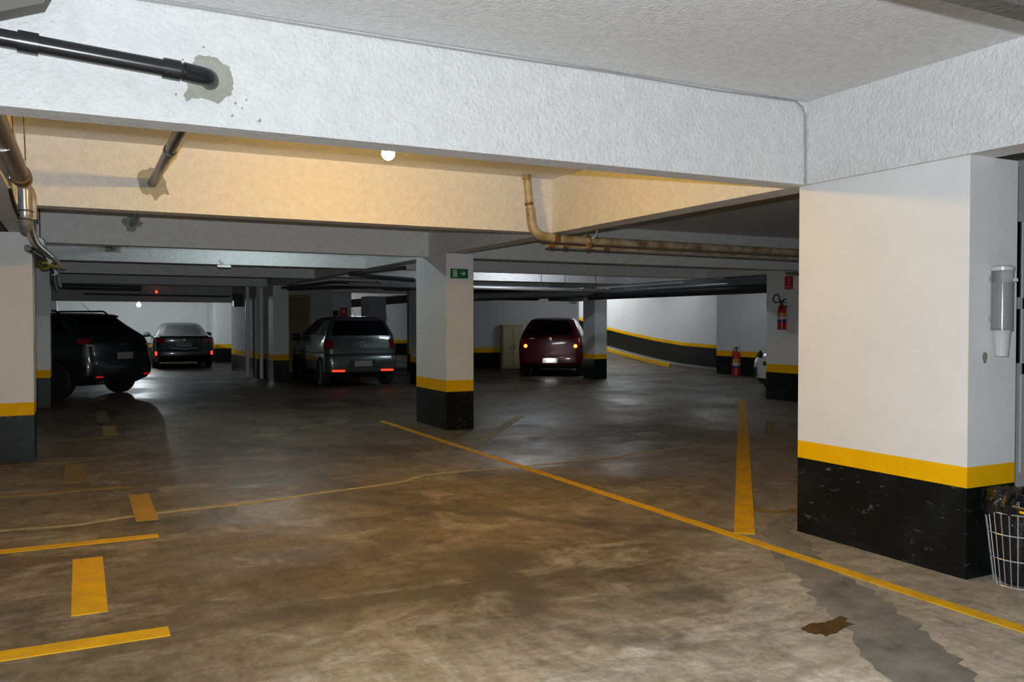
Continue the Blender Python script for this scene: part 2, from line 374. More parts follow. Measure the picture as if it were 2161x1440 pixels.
kr = strip([(x - .46, y, z) for x, y, z in RW[2:]], -.13, -.012, M_LINE, 'kerb_line', rp, .07); kr['label'] = 'yellow painted kerb edge along the ramp wall'
dado_wall('wall_ramp_inner', 14.35, 14.5, 23.9, 33, 'inner side wall of the exit ramp', top=5, band=False)
dado_wall('wall_ramp_end', 14.35, 17.6, 33, 33.2, 'white end wall at the top of the exit ramp', top=5, band=False)

# ---- floor markings and repairs
def line(p, q, wd, label, m=M_LINE, z=.004):
    p, q = Vector((*p, 0)), Vector((*q, 0)); t = (q - p).normalized(); n = Vector((-t.y, t.x, 0)) * wd / 2
    cx = (p + q) / 2
    o = MB().prism([((a - cx).x, (a - cx).y) for a in (p + n, p - n, q - n, q + n)], 0, z).build('floor_line', m, loc=(cx.x, cx.y, 0))
    return tag(o, label, 'floor marking', group='yellow floor markings')
line((3.835, -1), (3.835, 11.72), .085, 'long yellow line running past the big right pillar into the garage')
line((3.93, 4.36), (10.75, 12.0), .135, 'wide yellow line heading straight away left of the big pillar', z=.006)
line((4.17, 9.1), (5.93, 11.47), .12, 'short faded yellow line beside the foot of the central pillar', M_LINEOLD)
line((-4, 4.15), (.35, 4.15), .125, 'nearest bright yellow bay line at bottom left')
line((-4, 6.06), (.45, 6.06), .10, 'second yellow bay line from the bottom left')
line((-4, 8.0), (.38, 8.0), .085, 'third yellow bay line from the bottom left', M_LINEOLD)
line((-4, 9.78), (.2, 9.78), .09, 'faint yellow bay line at the foot of the left pillar', M_LINEFAINT)
line((-4, 11.55), (.38, 11.55), .08, 'fifth, almost worn away yellow bay line left', M_LINEFAINT)
line((.03, 4.57), (.03, 5.66), .16, 'nearest broad yellow dash between the left bay lines')
line((.415, 6.56), (.415, 7.58), .15, 'second broad yellow dash between the left bay lines', mat('dash_paint', (.50, .28, .01), .6, var=.2))
line((-.05, 8.42), (-.05, 9.5), .18, 'third broad yellow dash between the left bay lines', M_LINEOLD)
line((.335, 11.78), (.335, 12.8), .16, 'fourth yellow dash, in front of the crossover car', M_LINEOLD)
line((.285, 13.5), (.285, 15.0), .16, 'farthest yellow dash, close to the crossover car', M_LINEFAINT)
line((7.63, 8.05), (8.77, 9.2), .12, 'faded yellow stroke left of the extinguisher pillar foot', M_LINEOLD)
o = MB().tube([(4.68 + .16 * math.cos(a), 4.92 + .2 * math.sin(a), .001) for a in [R(150 + 12 * k) for k in range(15)]], .04, 6)
o.v = [(x, y, max(0, min(z, .004))) for x, y, z in o.v]
tag(o.build('floor_line', M_LINEOLD), 'worn curved yellow mark tucked behind the big right pillar', 'floor marking', group='yellow floor markings')
CR = [(-3.5, 6.5), (-2, 6.6), (-.65, 6.63), (-.49, 6.67), (-.01, 6.63), (.4, 6.78), (1.0, 6.82), (1.45, 6.91), (1.94, 7.03), (2.39, 7.11), (2.59, 7.19), (2.74, 7.33), (2.84, 7.38), (3.13, 7.4), (3.68, 7.39), (4.0, 7.41), (4.57, 7.45), (4.99, 7.48), (5.39, 7.61), (6.04, 7.72), (6.69, 7.51), (7.34, 7.23), (8.4, 7.1), (10, 7.3)]
va = []; 
P = []
for i in range(len(CR) - 1):
    for k in range(4):
        t = k / 4; P.append((CR[i][0] * (1 - t) + CR[i + 1][0] * t, CR[i][1] * (1 - t) + CR[i + 1][1] * t + random.uniform(-.012, .012)))
vs = []; fs = []
for i, (x, y) in enumerate(P):
    h = .026 + random.uniform(0, .018); vs += [(x, y - h, .0015), (x, y + h, .0015)]
    if i: fs.append((2 * i - 2, 2 * i, 2 * i + 1, 2 * i - 1))
MB().add(vs, fs).build('filled_crack', mat('crack_filler', (.50, .44, .31), .85, var=.35, vscale=9, spec=.15), FLOOR)['label'] = 'pale cement filled crack wandering across the floor'
def blob(pts, name, m, parent, z, j=.012, sub=5):
    out = []
    for i in range(len(pts)):
        a, b = Vector(pts[i]), Vector(pts[(i + 1) % len(pts)])
        for k in range(sub): out.append(a.lerp(b, k / sub) + Vector((random.uniform(-j, j), random.uniform(-j, j))))
    return MB().prism([tuple(p) for p in out], .0002, z).build(name, m, parent)
blob([(4.06, 4.37), (3.68, 3.81), (3.49, 3.43), (3.32, 3.18), (3.23, 3.0), (3.10, 2.76), (2.90, 2.45), (2.80, 2.28), (2.70, 2.09), (2.95, 1.9), (3.11, 2.14), (3.35, 2.46), (3.48, 2.73), (3.65, 3.04), (3.75, 3.3), (3.92, 3.69), (4.12, 3.95), (4.28, 4.27), (4.75, 4.67), (4.59, 4.7)],
     'cement_repair', mat('repair_cement', (.24, .225, .195), .75, col2=(.125, .118, .10), vscale=4.5, bump=.15, spec=.2), FLOOR, .001, .03)['label'] = 'dark grey trowelled repair strip in the floor'
blob([(2.93, 2.88), (3.04, 2.91), (3.11, 2.89), (3.23, 2.92), (3.24, 2.88), (3.19, 2.86), (3.2, 2.81), (3.14, 2.8), (3.04, 2.77), (2.96, 2.76), (2.97, 2.79), (2.94, 2.8), (2.93, 2.83)],
     'oil_stain', mat('oil', (.11, .055, .012), .6, col2=(.055, .028, .008), vscale=14, spec=.15), FLOOR, .0018, .006)['label'] = 'dark brown oil stain'

# ---- mortar patches round the black pipe, parts of their beams
def mortar(par, cx, y, cz, rx, rz, n=72):
    pts = []
    for k in range(n):
        a = 2 * PI * k / n; q = 1.0 + .42 * noise.noise((math.cos(a) * 1.3 + cx * 9 + y, math.sin(a) * 1.3, cz + y)) + .22 * noise.noise((math.cos(a) * 4 + y, math.sin(a) * 4, 3)) + random.uniform(-.025, .025)
        pts.append((math.cos(a) * rx * q, math.sin(a) * rz * q))
    MB().slab(pts, (cx, y, cz), (1, 0, 0), (0, 0, 1), .004).build('mortar_patch', M_CEM, par)
def mortar_poly(par, y, pts, sub=5, j=.005):
    out = []; n = len(pts)
    for i in range(n):
        a, b, c, d = (Vector(pts[(i + k) % n]) for k in (-1, 0, 1, 2))
        for k in range(sub):
            t = k / sub; p = .5 * ((2 * b) + (c - a) * t + (2 * a - 5 * b + 4 * c - d) * t * t + (3 * b - a - 3 * c + d) * t ** 3)
            out.append((p.x + random.uniform(-j, j), p.y + random.uniform(-j, j)))
    MB().slab(out[::-1], (0, y, 0), (1, 0, 0), (0, 0, 1), .004).build('mortar_patch', M_CEM, par)
mortar_poly(B1, 4.18, [(.475, 2.60), (.50, 2.627), (.54, 2.63), (.58, 2.628), (.60, 2.605), (.635, 2.595), (.64, 2.56), (.65, 2.52), (.64, 2.47), (.615, 2.45), (.58, 2.42), (.53, 2.435), (.47, 2.43), (.445, 2.415), (.435, 2.445), (.455, 2.47), (.45, 2.50), (.47, 2.55)])
mortar_poly(B2, 7.57, [(.43, 2.60), (.46, 2.64), (.50, 2.645), (.53, 2.665), (.57, 2.65), (.63, 2.59), (.645, 2.52), (.665, 2.46), (.62, 2.455), (.58, 2.42), (.555, 2.40), (.53, 2.45), (.49, 2.44), (.45, 2.48), (.435, 2.54)])
mortar(B3, .565, 11.0, 2.565, .10, .09)
MB().box(.34, .55, 13.894, 13.9, 2.44, 2.53).build('mortar_patch', M_CEM, B4)
for x, z, s in ((.66, 2.43, .008), (.69, 2.41, .006), (.71, 2.45, .006), (.645, 2.37, .008), (.77, 2.36, .010), (.43, 2.60, .006), (.52, 2.67, .006), (.40, 2.44, .006)):
    MB().slab([(-s, -s * .6), (s * .3, -s), (s, .2 * s), (0, s)], (x, 4.18, z), (1, 0, 0), (0, 0, 1), .003).build('mortar_splash', M_CEM, B1)

# ================================================================== pipes and cables
def sleeve(p, q, r, name, m, par, lip=0): return MB().tube([p, q], r, 20).build(name, m, par)
# black drain pipe in front of and through the beams
t = thing('black_drain_pipe', 'black plastic drain pipe crossing the near beam and elbowing through its mortar patch', 'pipe')
e0, e1 = Vector((-.415, 4.025, 2.558)), Vector((.40, 4.06, 2.515))
MB().tube(fillet([e0, e1, (.53, 4.085, 2.508), (.545, 4.2, 2.515)], .07), .036, 20).build('pipe', M_BLKPVC, t)
d = (e1 - e0).normalized()
for x0, ln in ((-.215, .075), (.335, .072)):
    k = (x0 - e0.x) / d.x; p = e0 + d * k; MB().tube([p, p + d * ln], .044, 20).build('coupling', M_BLKPVC, t)
MB().tube(fillet([e1 + d * .02, (.53, 4.085, 2.508), (.545, 4.17, 2.515)], .06), .041, 20).build('elbow', M_BLKPVC, t)
t = thing('black_drain_pipe', 'black drain pipe running back through the yellow-lit beam', 'pipe')
MB().tube([(.535, 4.3, 2.515), (.54, 7.6, 2.54), (.565, 11.1, 2.565), (.45, 13.95, 2.5)], .036, 18).build('pipe', M_BLKPVC, t)
MB().tube([(.5375, 6.0, 2.5275), (.538, 6.09, 2.528)], .042, 18).build('coupling', M_BLKPVC, t)

# brown pipe and conduits at the left
t = thing('brown_pipe', 'thick brown pipe slung along the left beam under the warm light', 'pipe')
MB().tube([(-.35, 2.6, 2.30), (-.35, 6.80, 2.41)], .055, 20).build('pipe', M_BROWN, t)
MB().tube([(-.35, 6.66, 2.406), (-.35, 6.88, 2.412)], .066, 20).build('collar', M_RUST, t)
MB().tube([(-.36, 5.28, 2.37), (-.36, 5.32, 2.371)], .060, 20).build('collar', M_CHROME, t)
MB().tube(fillet([(-.36, 6.9, 2.41), (-.345, 7.02, 2.40), (-.34, 7.03, 2.13), (-.342, 7.13, 2.09)], .16), .042, 18).build('elbow', M_STEEL, t)
MB().tube(fillet([(-.43, 6.86, 2.40), (-.29, 7.06, 2.38), (-.285, 7.09, 2.15)], .1), .02, 10).build('side_pipe', M_PVC, t)
for z in (2.20, 2.14): MB().tube([(-.34 + .05 * math.cos(a), 7.03 + .05 * math.sin(a), z) for a in [2 * PI * k / 12 for k in range(13)]], .007, 6).build('clamp', M_CHROME, t)
t = thing('cross_pipe', 'short brown branch pipe with a bright union at the left edge', 'pipe')
MB().tube([(-.9, 6.8, 2.405), (-.36, 6.82, 2.40)], .021, 14).build('pipe', M_BROWN, t)
MB().tube([(-.46, 6.815, 2.401), (-.41, 6.818, 2.40)], .029, 14).build('union', M_CHROME, t)
t = thing('conduit_bundle', 'silver conduit snaking back along the left beam', 'pipe')
MB().tube(fillet([(-.335, 7.1, 2.17), (-.34, 8.2, 2.09), (-.30, 10.2, 2.14), (-.26, 13.2, 2.23), (-.34, 16.6, 2.19), (-.35, 20.4, 2.16)], .5), .034, 14).build('conduit', M_STEEL, t)
MB().tube(fillet([(-.40, 8.6, 2.06), (-.37, 10.5, 2.12), (-.33, 13.3, 2.15), (-.40, 17.0, 2.10), (-.42, 20, 2.08)], .5), .028, 12).build('conduit', M_DARKPIPE, t)
for y in (9.0, 11.6, 14.2): MB().tube([(-.33, y, 2.14), (-.32, y + .12, 2.15)], .046, 14).build('union', M_STEEL, t)
tag(MB().tube(fillet([(-.41, 6.7, 2.30), (-.40, 6.9, 2.22), (-.37, 7.05, 2.14), (-.30, 9.6, 2.05)], .2), .013, 8).build('black_cable', M_BLKCABLE), 'black cable looping down to the left conduit', 'cable')
t = thing('yellow_cable', 'loop of yellow cable on the left conduit', 'cable')
MB().tube([(-.33 + .09 * math.cos(a), 11.6 + .4 * math.sin(a), 2.09 + .03 * math.sin(a * 2)) for a in [2 * PI * k / 20 for k in range(21)]], .013, 6).build('loop', M_YCABLE, t)
MB().tube([(-.36, 11.0, 2.08), (-.2, 12.2, 2.1), (-.17, 12.6, 2.12)], .012, 6).build('tail', M_YCABLE, t)
for k, (x, y, z0) in enumerate(((-.35, 5.6, 2.436), (-.33, 5.75, 2.438), (-.30, 6.3, 2.437))):
    tag(MB().tube([(x - .03 + .012 * k, y - .1, ZC), (x, y, z0)], .0035, 6).build('hanger_wire', M_RUST), ('leftmost', 'middle', 'rightmost')[k] + ' thin rusty hanger wire above the brown pipe', 'wire', 'hanger wires at the left beam')
tag(MB().tube([(-.39, 10.985, ZC), (-.388, 10.985, ZB)], .006, 6).build('vertical_cable', M_BLKCABLE), 'thin dark vertical cable on the beam above the left pillar', 'cable')

# white rusty pipe dropping from the ceiling and going right
t = thing('white_drain_pipe', 'old stained white drain pipe bending from the ceiling to run right', 'pipe')
MB().tube([(3.905, 7.42, ZC), (3.93, 7.42, 2.60), (3.945, 7.42, 2.52)], .040, 20).build('down_pipe', M_PVC, t)
MB().tube(fillet([(3.945, 7.42, 2.53), (3.97, 7.42, 2.27), (4.26, 7.42, 2.235)], .24, 10), .047, 20).build('elbow', M_PVC, t)
MB().tube([(4.22, 7.42, 2.238), (5.2, 7.43, 2.235), (9.5, 7.45, 2.215)], .041, 20).build('pipe', M_PVC, t)
MB().tube([(3.93, 7.42, 2.575), (3.932, 7.42, 2.55)], .044, 20).build('tape', M_RUST, t)
MB().tube([(4.20, 7.42, 2.241), (4.26, 7.42, 2.237)], .053, 20).build('coupling', M_RUST, t)
MB().tube([(3.904, 7.42, 2.80), (3.905, 7.42, ZC)], .045, 20).build('ceiling_collar', M_PVC, t)
MB().tube([(4.10, 7.40, 2.163), (9.5, 7.42, 2.145)], .0125, 10).build('conduit', M_PVC, t)
for x in (4.14, 4.30, 4.78): MB().tube([(x, 7.39, 2.163), (x + .05, 7.39, 2.163)], .021, 12).build('conduit_union', M_RUST, t)
for x, s in ((4.60, .062), (4.63, .05)): MB().tube([(x, 7.42, 2.235 - .03), (x + .02, 7.41, 2.16)], s * .6, 10).build('clamp', M_RUST, t)
MB().tube([(4.61 + .0, 7.42 + .055 * math.cos(a), 2.215 + .07 * math.sin(a)) for a in [2 * PI * k / 14 for k in range(15)]], .010, 6).build('strap', M_RUST, t)
tag(MB().tube([(4.61, 7.36, 2.25), (4.66, 7.35, 2.285), (4.675, 7.36, 2.335)], .006, 6).build('tie_end', M_WHITE), 'white cable-tie tail above the stained drain pipe', 'cable tie')

# thin cable in the corner of the nearest beam and over the big pillar
tag(MB().tube([(-.1, 4.172, ZC - .012)] + [(x, 4.172, ZC - .012 + .004 * math.sin(x * 5)) for x in (.5, 1.2, 2, 2.8, 3.5, 4.0)] + [(4.17, 4.172, 2.845), (4.235, 4.172, 2.81), (4.255, 4.172, 2.76), (4.26, 4.172, 2.5), (4.262, 4.172, ZB + .002)], .0055, 6).build('thin_cable', M_CABLE), 'thin grey cable along the top corner of the near beam', 'cable')
tag(MB().tube([(4.294, 4.18, ZB + .004), (4.294, 3.03, ZB + .002)], .003, 6).build('thin_cable', M_CABLE), 'thin grey cable along the top of the big pillar', 'cable')

# far pipes under the beams
def pipe(pts, r, label, m=M_DARKPIPE, fil=.15, name='ceiling_pipe'):
    return tag(MB().tube(fillet(pts, fil), r, 12).build(name, m), label, 'pipe', 'far ceiling pipes')
pipe([(4.7, 16.4, 2.16), (11.3, 16.45, 2.13)], .045, 'long pale pipe under the beam above the red car', M_STEEL)
for x in (9.0, 9.6, 10.4): tag(MB().tube([(x, 16.42, 2.13), (x, 16.42, ZC)], .008, 6).build('hanger_rod', M_DARKPIPE), ('left', 'middle', 'right')[(9.0, 9.6, 10.4).index(x)] + ' hanger rod of the pale pipe above the red car', 'rod', 'hanger rods')
pipe([(12.3, 12.3, 2.245), (11.05, 17.4, 2.13), (8.4, 20.0, 2.06)], .08, 'fat grey pipe running back past the extinguisher pillar', M_STEEL)
pipe([(12.1, 12.3, 2.12), (10.9, 17.8, 2.07), (9, 20.05, 2.02)], .05, 'dark pipe under the fat grey pipe', M_DARKPIPE)
pipe([(12.35, 12.35, 2.06), (11.2, 18.0, 2.02)], .055, 'lowest dark pipe beside the extinguisher pillar')
pipe([(12.36, 12.3, 2.25), (11.72, 14.9, 2.19)], .125, 'bright fat duct end beside the extinguisher pillar', mat('duct_zinc', (.40, .41, .43), .3, .25))
pipe([(10.8, 11.0, 2.255), (11.34, 11.0, 2.255)], .03, 'short horizontal pipe at the top of the extinguisher pillar', M_STEEL)
tag(MB().box(8.2, 11.2, 20.52, 20.9, 2.02, 2.31).build('cable_duct', M_BLKPLAS, bevel=.03), 'black lumpy cable duct above the red car', 'duct')
tag(MB().box(11.0, 11.9, 19.3, 19.7, 1.98, 2.22).build('junction_box', M_DARKPIPE, bevel=.02), 'dark junction box above the red car roof', 'box')
pipe([(4.1, 19.7, 2.20), (4.6, 17.2, 2.24), (5.6, 17.1, 2.22)], .028, 'thin dark pipe angled above the olive door')
pipe([(4.2, 19.6, 2.17), (5.2, 18.2, 2.19), (5.7, 17.8, 2.19), (5.72, 17.8, 2.3)], .022, 'thinner pipe beside the angled pipe above the olive door')
pipe([(5.8, 17.6, 2.16), (6.9, 17.62, 2.14)], .03, 'short black pipe left of the central pillar')
pipe([(4.5, 12.6, 2.26), (4.1, 14.4, 2.24), (5.6, 15.2, 2.22)], .03, 'pipe joint just left of the central pillar top', M_DARKPIPE)
pipe([(-.4, 20.2, 2.17), (1.2, 20.25, 2.16)], .05, 'dark pipe above the crossover car')
pipe([(.1, 25.9, 2.19), (3.9, 25.9, 2.17)], .025, 'thin dark pipe across the deep far beam')
pipe([(3.88, 22.9, 0), (3.88, 22.9, 2.6)], .05, 'left of two white vertical pipes beside the far pillar', M_WHITE, name='vertical_pipe')
pipe([(4.08, 22.1, 0), (4.08, 22.1, 2.3)], .05, 'right of two white vertical pipes beside the far pillar', M_WHITE, name='vertical_pipe')
tag(MB().box(3.75, 3.95, 24.2, 24.5, 1.85, 2.2).build('wall_box', M_BLKPLAS, bevel=.01), 'black box high on the dim wall left of the olive door', 'box')
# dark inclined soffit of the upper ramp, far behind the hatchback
o = MB().slab([(0, 0), (5.0, .45), (5.0, .75), (0, .30)], (7.0, 31.0, 1.80), (1, 0, 0), (0, 0, 1), -.5).build('ramp_soffit', M_DKCONC); tag(o, 'dark sloping underside of a ramp far behind the hatchback', 'ramp', kind='structure')

# ================================================================== lamps
def emit_mat(name, col, s):
    return mat(name, col, .5, emit=col, estr=s)
def bulb(loc, top, label, col, s, r=.045):
    t = thing('ceiling_bulb', label, 'lamp', loc, group='bare bulbs')
    MB().lathe([(.016, top), (.05, top), (.05, top - .03), (.022, top - .045), (.022, .05), (.018, .03)][::-1], 20).build('socket', M_WHITE, t)
    MB().lathe([(.002, -r)] + [(r * math.sin(a), -r * math.cos(a)) for a in [R(15 + 15 * k) for k in range(9)]] + [(.018, r)], 20).build('bulb', emit_mat('glow_' + label.replace(' ', '_'), col, s), t)
    return t
bulb((1.9, 5.65, 2.562), ZC - 2.562, 'bare warm bulb glowing behind the near beam', (1, .56, .085), 1250)
bulb((1.70, 30, 1.985), ZC - 1.985, 'bare cool white bulb glowing above the dark saloon car', (.86, .95, 1), 1250, .06)
def batten(loc, rz, label, col, s, L=1.2):
    t = thing('batten_light', label, 'lamp', loc, rz, group='fluorescent battens')
    MB().box(-L / 2, L / 2, -.04, .04, -.035, .0).build('housing', M_WHITE, t, bevel=.006)
    MB().tube([(-L / 2 + .04, 0, -.055), (L / 2 - .04, 0, -.055)], .014, 12).build('tube', emit_mat('glow_' + label.replace(' ', '_'), col, s), t)
    for x in (-1, 1): MB().box(x * (L / 2 - .02) - .015, x * (L / 2 - .02) + .015, -.02, .02, -.075, -.03).build('end_cap', M_WHITE, t)
batten((2.4, 12.5, ZC), 0, 'cool tube light hidden behind the third cross beam', (.80, .98, 1), 122)
batten((14.6, 21.4, ZC), R(90), 'tube light at the foot of the exit ramp', (.90, .95, 1), 170)
batten((15.7, 26.5, 4.9), R(90), 'tube light over the upper part of the exit ramp', (.92, .96, 1), 1150)
batten((9.8, 33.6, ZC), 0, 'tube light near the pale far wall', (.9, .92, 1), 230)
batten((8.2, 15.4, ZC), 0, 'tube light hidden above the right aisle', (.86, .93, 1), 190)
batten((13.8, 16.4, ZC), R(90), 'tube light in the bay behind the white car', (.88, .94, 1), 60)
# small sensor on the pale beam
t = thing('motion_sensor', 'small white sensor lamp under the pale cross beam', 'sensor', (2.0, 13.87, ZB))
MB().box(-.10, .10, -.05, .02, -.05, -.012).build('body', M_WHITE, t, bevel=.006)
MB().lathe([(.035, 0), (.035, .03), (.02, .045)], 16, 'y', (-.02, -.01, .05)).build('base', M_STEEL, t)
t = thing('red_indicator', 'small red warning light on the deep far beam', 'light', (1.93, 25.99, 2.28))
MB().box(-.06, .06, -.03, 0, -.04, .04).build('base', M_BLKPLAS, t)
MB().lathe([(.04, -.03), (.038, -.06), (.02, -.08)][::-1], 14, 'y').build('lens', mat('red_led', (.8, .02, .01), .3, emit=(1, .06, .02), estr=3), t)

# ================================================================== signs
def sign_plane(name, label, loc, rz, wd, h, m, group=None):
    t = thing(name, label, 'sign', loc, rz, group)
    MB().box(-wd / 2, wd / 2, -.004, 0, -h / 2, h / 2).build('plate', m, t); return t
def poly(t, pts, m, name, y=-.0055): MB().slab(pts, (0, y + .0015, 0), (1, 0, 0), (0, 0, 1), .0015).build(name, m, t)
def exit_sign(label, loc, rz, wd=.25, h=.125, left=False):
    t = sign_plane('exit_sign', label, loc, rz, wd, h, M_GREENSIGN, 'green exit signs'); k = h / .125; s = -1 if left else 1
    def q(pts): pts = [(s * x * k, y * k) for x, y in pts]; return pts[::-1] if left else pts
    poly(t, q([(.025, -.006), (.068, -.006), (.050, -.024), (.062, -.024), (.092, .002), (.062, .028), (.050, .028), (.068, .010), (.025, .010)]), M_SIGNPALE, 'arrow')
    # doorway in pale green
    for r_ in ([(-.092, -.045), (-.080, -.045), (-.080, -.02), (-.092, -.02)], [(-.092, .0), (-.080, .0), (-.080, .045), (-.092, .045)], [(-.080, .034), (-.034, .034), (-.034, .045), (-.080, .045)], [(-.046, -.045), (-.034, -.045), (-.034, .034), (-.046, .034)], [(-.080, -.045), (-.062, -.045), (-.062, -.036), (-.080, -.036)]):
        poly(t, q(r_), M_SIGNPALE, 'doorway')
    # running figure
    poly(t, q([(-.062 + .007 * math.cos(a), .024 + .007 * math.sin(a)) for a in [2 * PI * i / 10 for i in range(10)]]), M_SIGNPALE, 'figure_head')
    poly(t, q([(-.070, .012), (-.060, .016), (-.050, .004), (-.044, .006), (-.042, .000), (-.052, -.004), (-.058, .002), (-.054, -.012), (-.046, -.022), (-.050, -.042), (-.057, -.040), (-.055, -.024), (-.064, -.016), (-.074, -.026), (-.090, -.026), (-.090, -.019), (-.078, -.018), (-.066, -.002), (-.074, .002), (-.082, -.006), (-.086, -.001)]), M_SIGNPALE, 'figure_body')
    return t
exit_sign('green exit sign with running figure and right arrow on the central pillar', (4.455, 10.369, 2.05), 0)
exit_sign('small dim exit sign on the wall behind the red car', (14.14, 23.698, 2.09), 0)
exit_sign('dim exit sign at the end of the ramp wall', (16.10, 18.198, 2.10), 0, .17, .11, left=True)
t = sign_plane('fire_sign', 'red fire extinguisher sign above the hanging extinguisher', (11.348, 11.48, 2.125), -PI / 2, .20, .235, M_REDSIGN, 'red fire signs')
poly(t, [(-.012, .02), (.012, .02), (.012, .065), (.006, .075), (-.006, .075), (-.012, .065)], M_SIGNPINK, 'extinguisher_symbol')
poly(t, [(.012, .068), (.03, .058), (.03, .045), (.024, .045), (.02, .055), (.012, .058)], M_SIGNPINK, 'hose_symbol')
poly(t, [(-.022, -.03), (.022, -.03), (.006, .0), (-.006, .0)], M_SIGNPINK, 'arrow')
poly(t, [(-.07, -.075), (.07, -.075), (.07, -.062), (-.07, -.062)], M_SIGNPINK, 'lettering')
t = sign_plane('fire_sign', 'bright red fire sign above the hatchback roof', (7.62, 27.195, 1.75), 0, .24, .30, M_REDSIGN, 'red fire signs')
poly(t, [(.06 * math.cos(a), .03 + .06 * math.sin(a)) for a in [2 * PI * i / 16 for i in range(16)]], M_SIGNPINK, 'symbol')
t = sign_plane('fire_box', 'dark red fire sign left of the bright red one', (7.37, 27.19, 1.70), 0, .20, .22, mat('dark_red', (.16, .008, .01), .5), 'red fire signs')
poly(t, [(-.07, -.05), (.07, -.05), (.07, -.03), (-.07, -.03)], M_RED, 'lettering')

# ================================================================== fire extinguishers
def extinguisher(label, loc, rz, h=.44, r=.075, hang=True):
    t = thing('fire_extinguisher', label, 'fire extinguisher', loc, rz, 'fire extinguishers')
    MB().lathe([(r * .8, 0), (r, .012), (r, h * .80), (r * .85, h * .90), (r * .45, h * .97), (.022, h)], 24).build('cylinder', M_RED, t)
    for z0, z1, m in ((.30, .40, mat('label_navy', (.05, .04, .12), .4)), (.41, .52, mat('label_white', (.55, .52, .45), .4)), (.53, .66, mat('label_yellow', (.45, .26, .04), .4))):
        MB().lathe([(r + .0012, h * z0), (r + .0012, h * z1)], 24).build('label_band', m, t)
    MB().lathe([(.022, h), (.024, h + .05), (.014, h + .06)], 14).build('valve', M_DARKPIPE, t)
    MB().slab([(-.01, 0), (.10, .035), (.10, .05), (-.01, .02)], (0, .012, h + .05), (1, 0, 0), (0, 0, 1), .022).build('handle', M_BLKPLAS, t)
    MB().slab([(-.01, 0), (.095, -.01), (.095, .004), (-.01, .014)], (0, .012, h + .035), (1, 0, 0), (0, 0, 1), .022).build('carry_grip', M_BLKPLAS, t)
    if hang:
        pts = fillet([(-.015, -.0, h + .04), (-.03, -.02, h + .05), (-.14, -.03, h + .02), (-.20, -.03, h + .09), (-.15, -.03, h + .17), (-.06, -.03, h + .18), (.0, -.04, h + .05), (.03, -.05, h - .02)], .06)
        MB().box(-.03, .03, r * .6, r + .02, h * .8, h * .95).build('bracket', M_BLKPLAS, t)
    else:
        pts = fillet([(0, 0, h + .04), (.02, -.02, h + .10), (-.06, -.04, h + .06), (-.10, -.05, h * .8), (-.09, -.06, h * .35)], .05)
    MB().tube(pts, .011, 8).build('hose', M_BLKPLAS, t)
    e = pts[-1]; e2 = pts[-2]; dd = (e - e2).normalized()
    MB().tube([e, e + dd * .07], [.012, .02], 10).build('nozzle', M_BLKPLAS, t)
    return t
extinguisher('red fire extinguisher with looped hose hanging on the pillar', (11.258, 11.555, 1.28), -PI / 2, .46, .078)
extinguisher('tall red fire extinguisher standing on the floor by the far wall', (15.5, 17.55, 0), -PI / 4, .68, .11, False)

# ================================================================== right edge: door, dispenser, bin
t = thing('door_1', 'white framed door with dark glass panes beside the big pillar', 'door', (6.75, 4.6, 0), kind='structure')
for x0, x1, z0, z1 in ((-.55, .55, 0, .12), (-.55, .55, .96, 1.06), (-.55, .55, 1.52, 1.62), (-.55, .55, 2.26, 2.36), (-.55, -.42, .12, 2.26), (.42, .55, .12, 2.26)):
    MB().box(x0, x1, -.04, .0, z0, z1).build('frame_rail', M_WHITE, t, bevel=.004)
MB().box(-.42, .42, -.03, -.01, .12, .96).build('lower_panel', M_WHITE, t)
MB().box(-.42, .42, -.025, -.012, 1.06, 1.52).build('pane', M_GLASSDK, t); MB().box(-.42, .42, -.025, -.012, 1.62, 2.26).build('pane', M_GLASSDK, t)
MB().tube(fillet([(-.35, -.04, 1.0), (-.35, -.08, 1.0), (-.24, -.08, 1.0)], .02), .01, 10).build('handle', M_CHROME, t)

t = thing('cup_dispenser', 'clear plastic cup dispenser tube on the side of the big pillar', 'dispenser', (4.482, 2.962, 1.22))
MB().lathe([(.052, .14), (.056, .14), (.056, .47), (.052, .47), (.052, .14)][:4], 28).build('tube', M_CLEAR, t)
MB().lathe([(.050, .465), (.060, .465), (.060, .485), (.045, .492)], 28).build('cap', M_FROST, t)
MB().lathe([(.030, .0), (.034, .0), (.044, .13), (.054, .145), (.050, .146)], 28).build('outlet', M_FROST, t)
MB().lathe([(.046, .15), (.047, .40)], 20).build('cup_stack', mat('cup_clear', (.75, .77, .79), .15, trans=.75), t)
for z in (.19, .41): MB().box(-.02, .02, .05, .066, z, z + .03).build('bracket', M_STEEL, t)
MB().box(.012, .044, -.058, -.052, .405, .422).build('sticker', M_WHITE, t)
MB().slab([(.02 * math.cos(a) * (1 + .2 * math.sin(3 * a)), .032 * math.sin(a)) for a in [2 * PI * i / 16 for i in range(16)]], (-.045, .0665, -.01), (1, 0, 0), (0, 0, 1), .001).build('stain', mat('stain', (.25, .21, .17), .9), t)['label'] = 'brown smudge on the plaster below the dispenser'

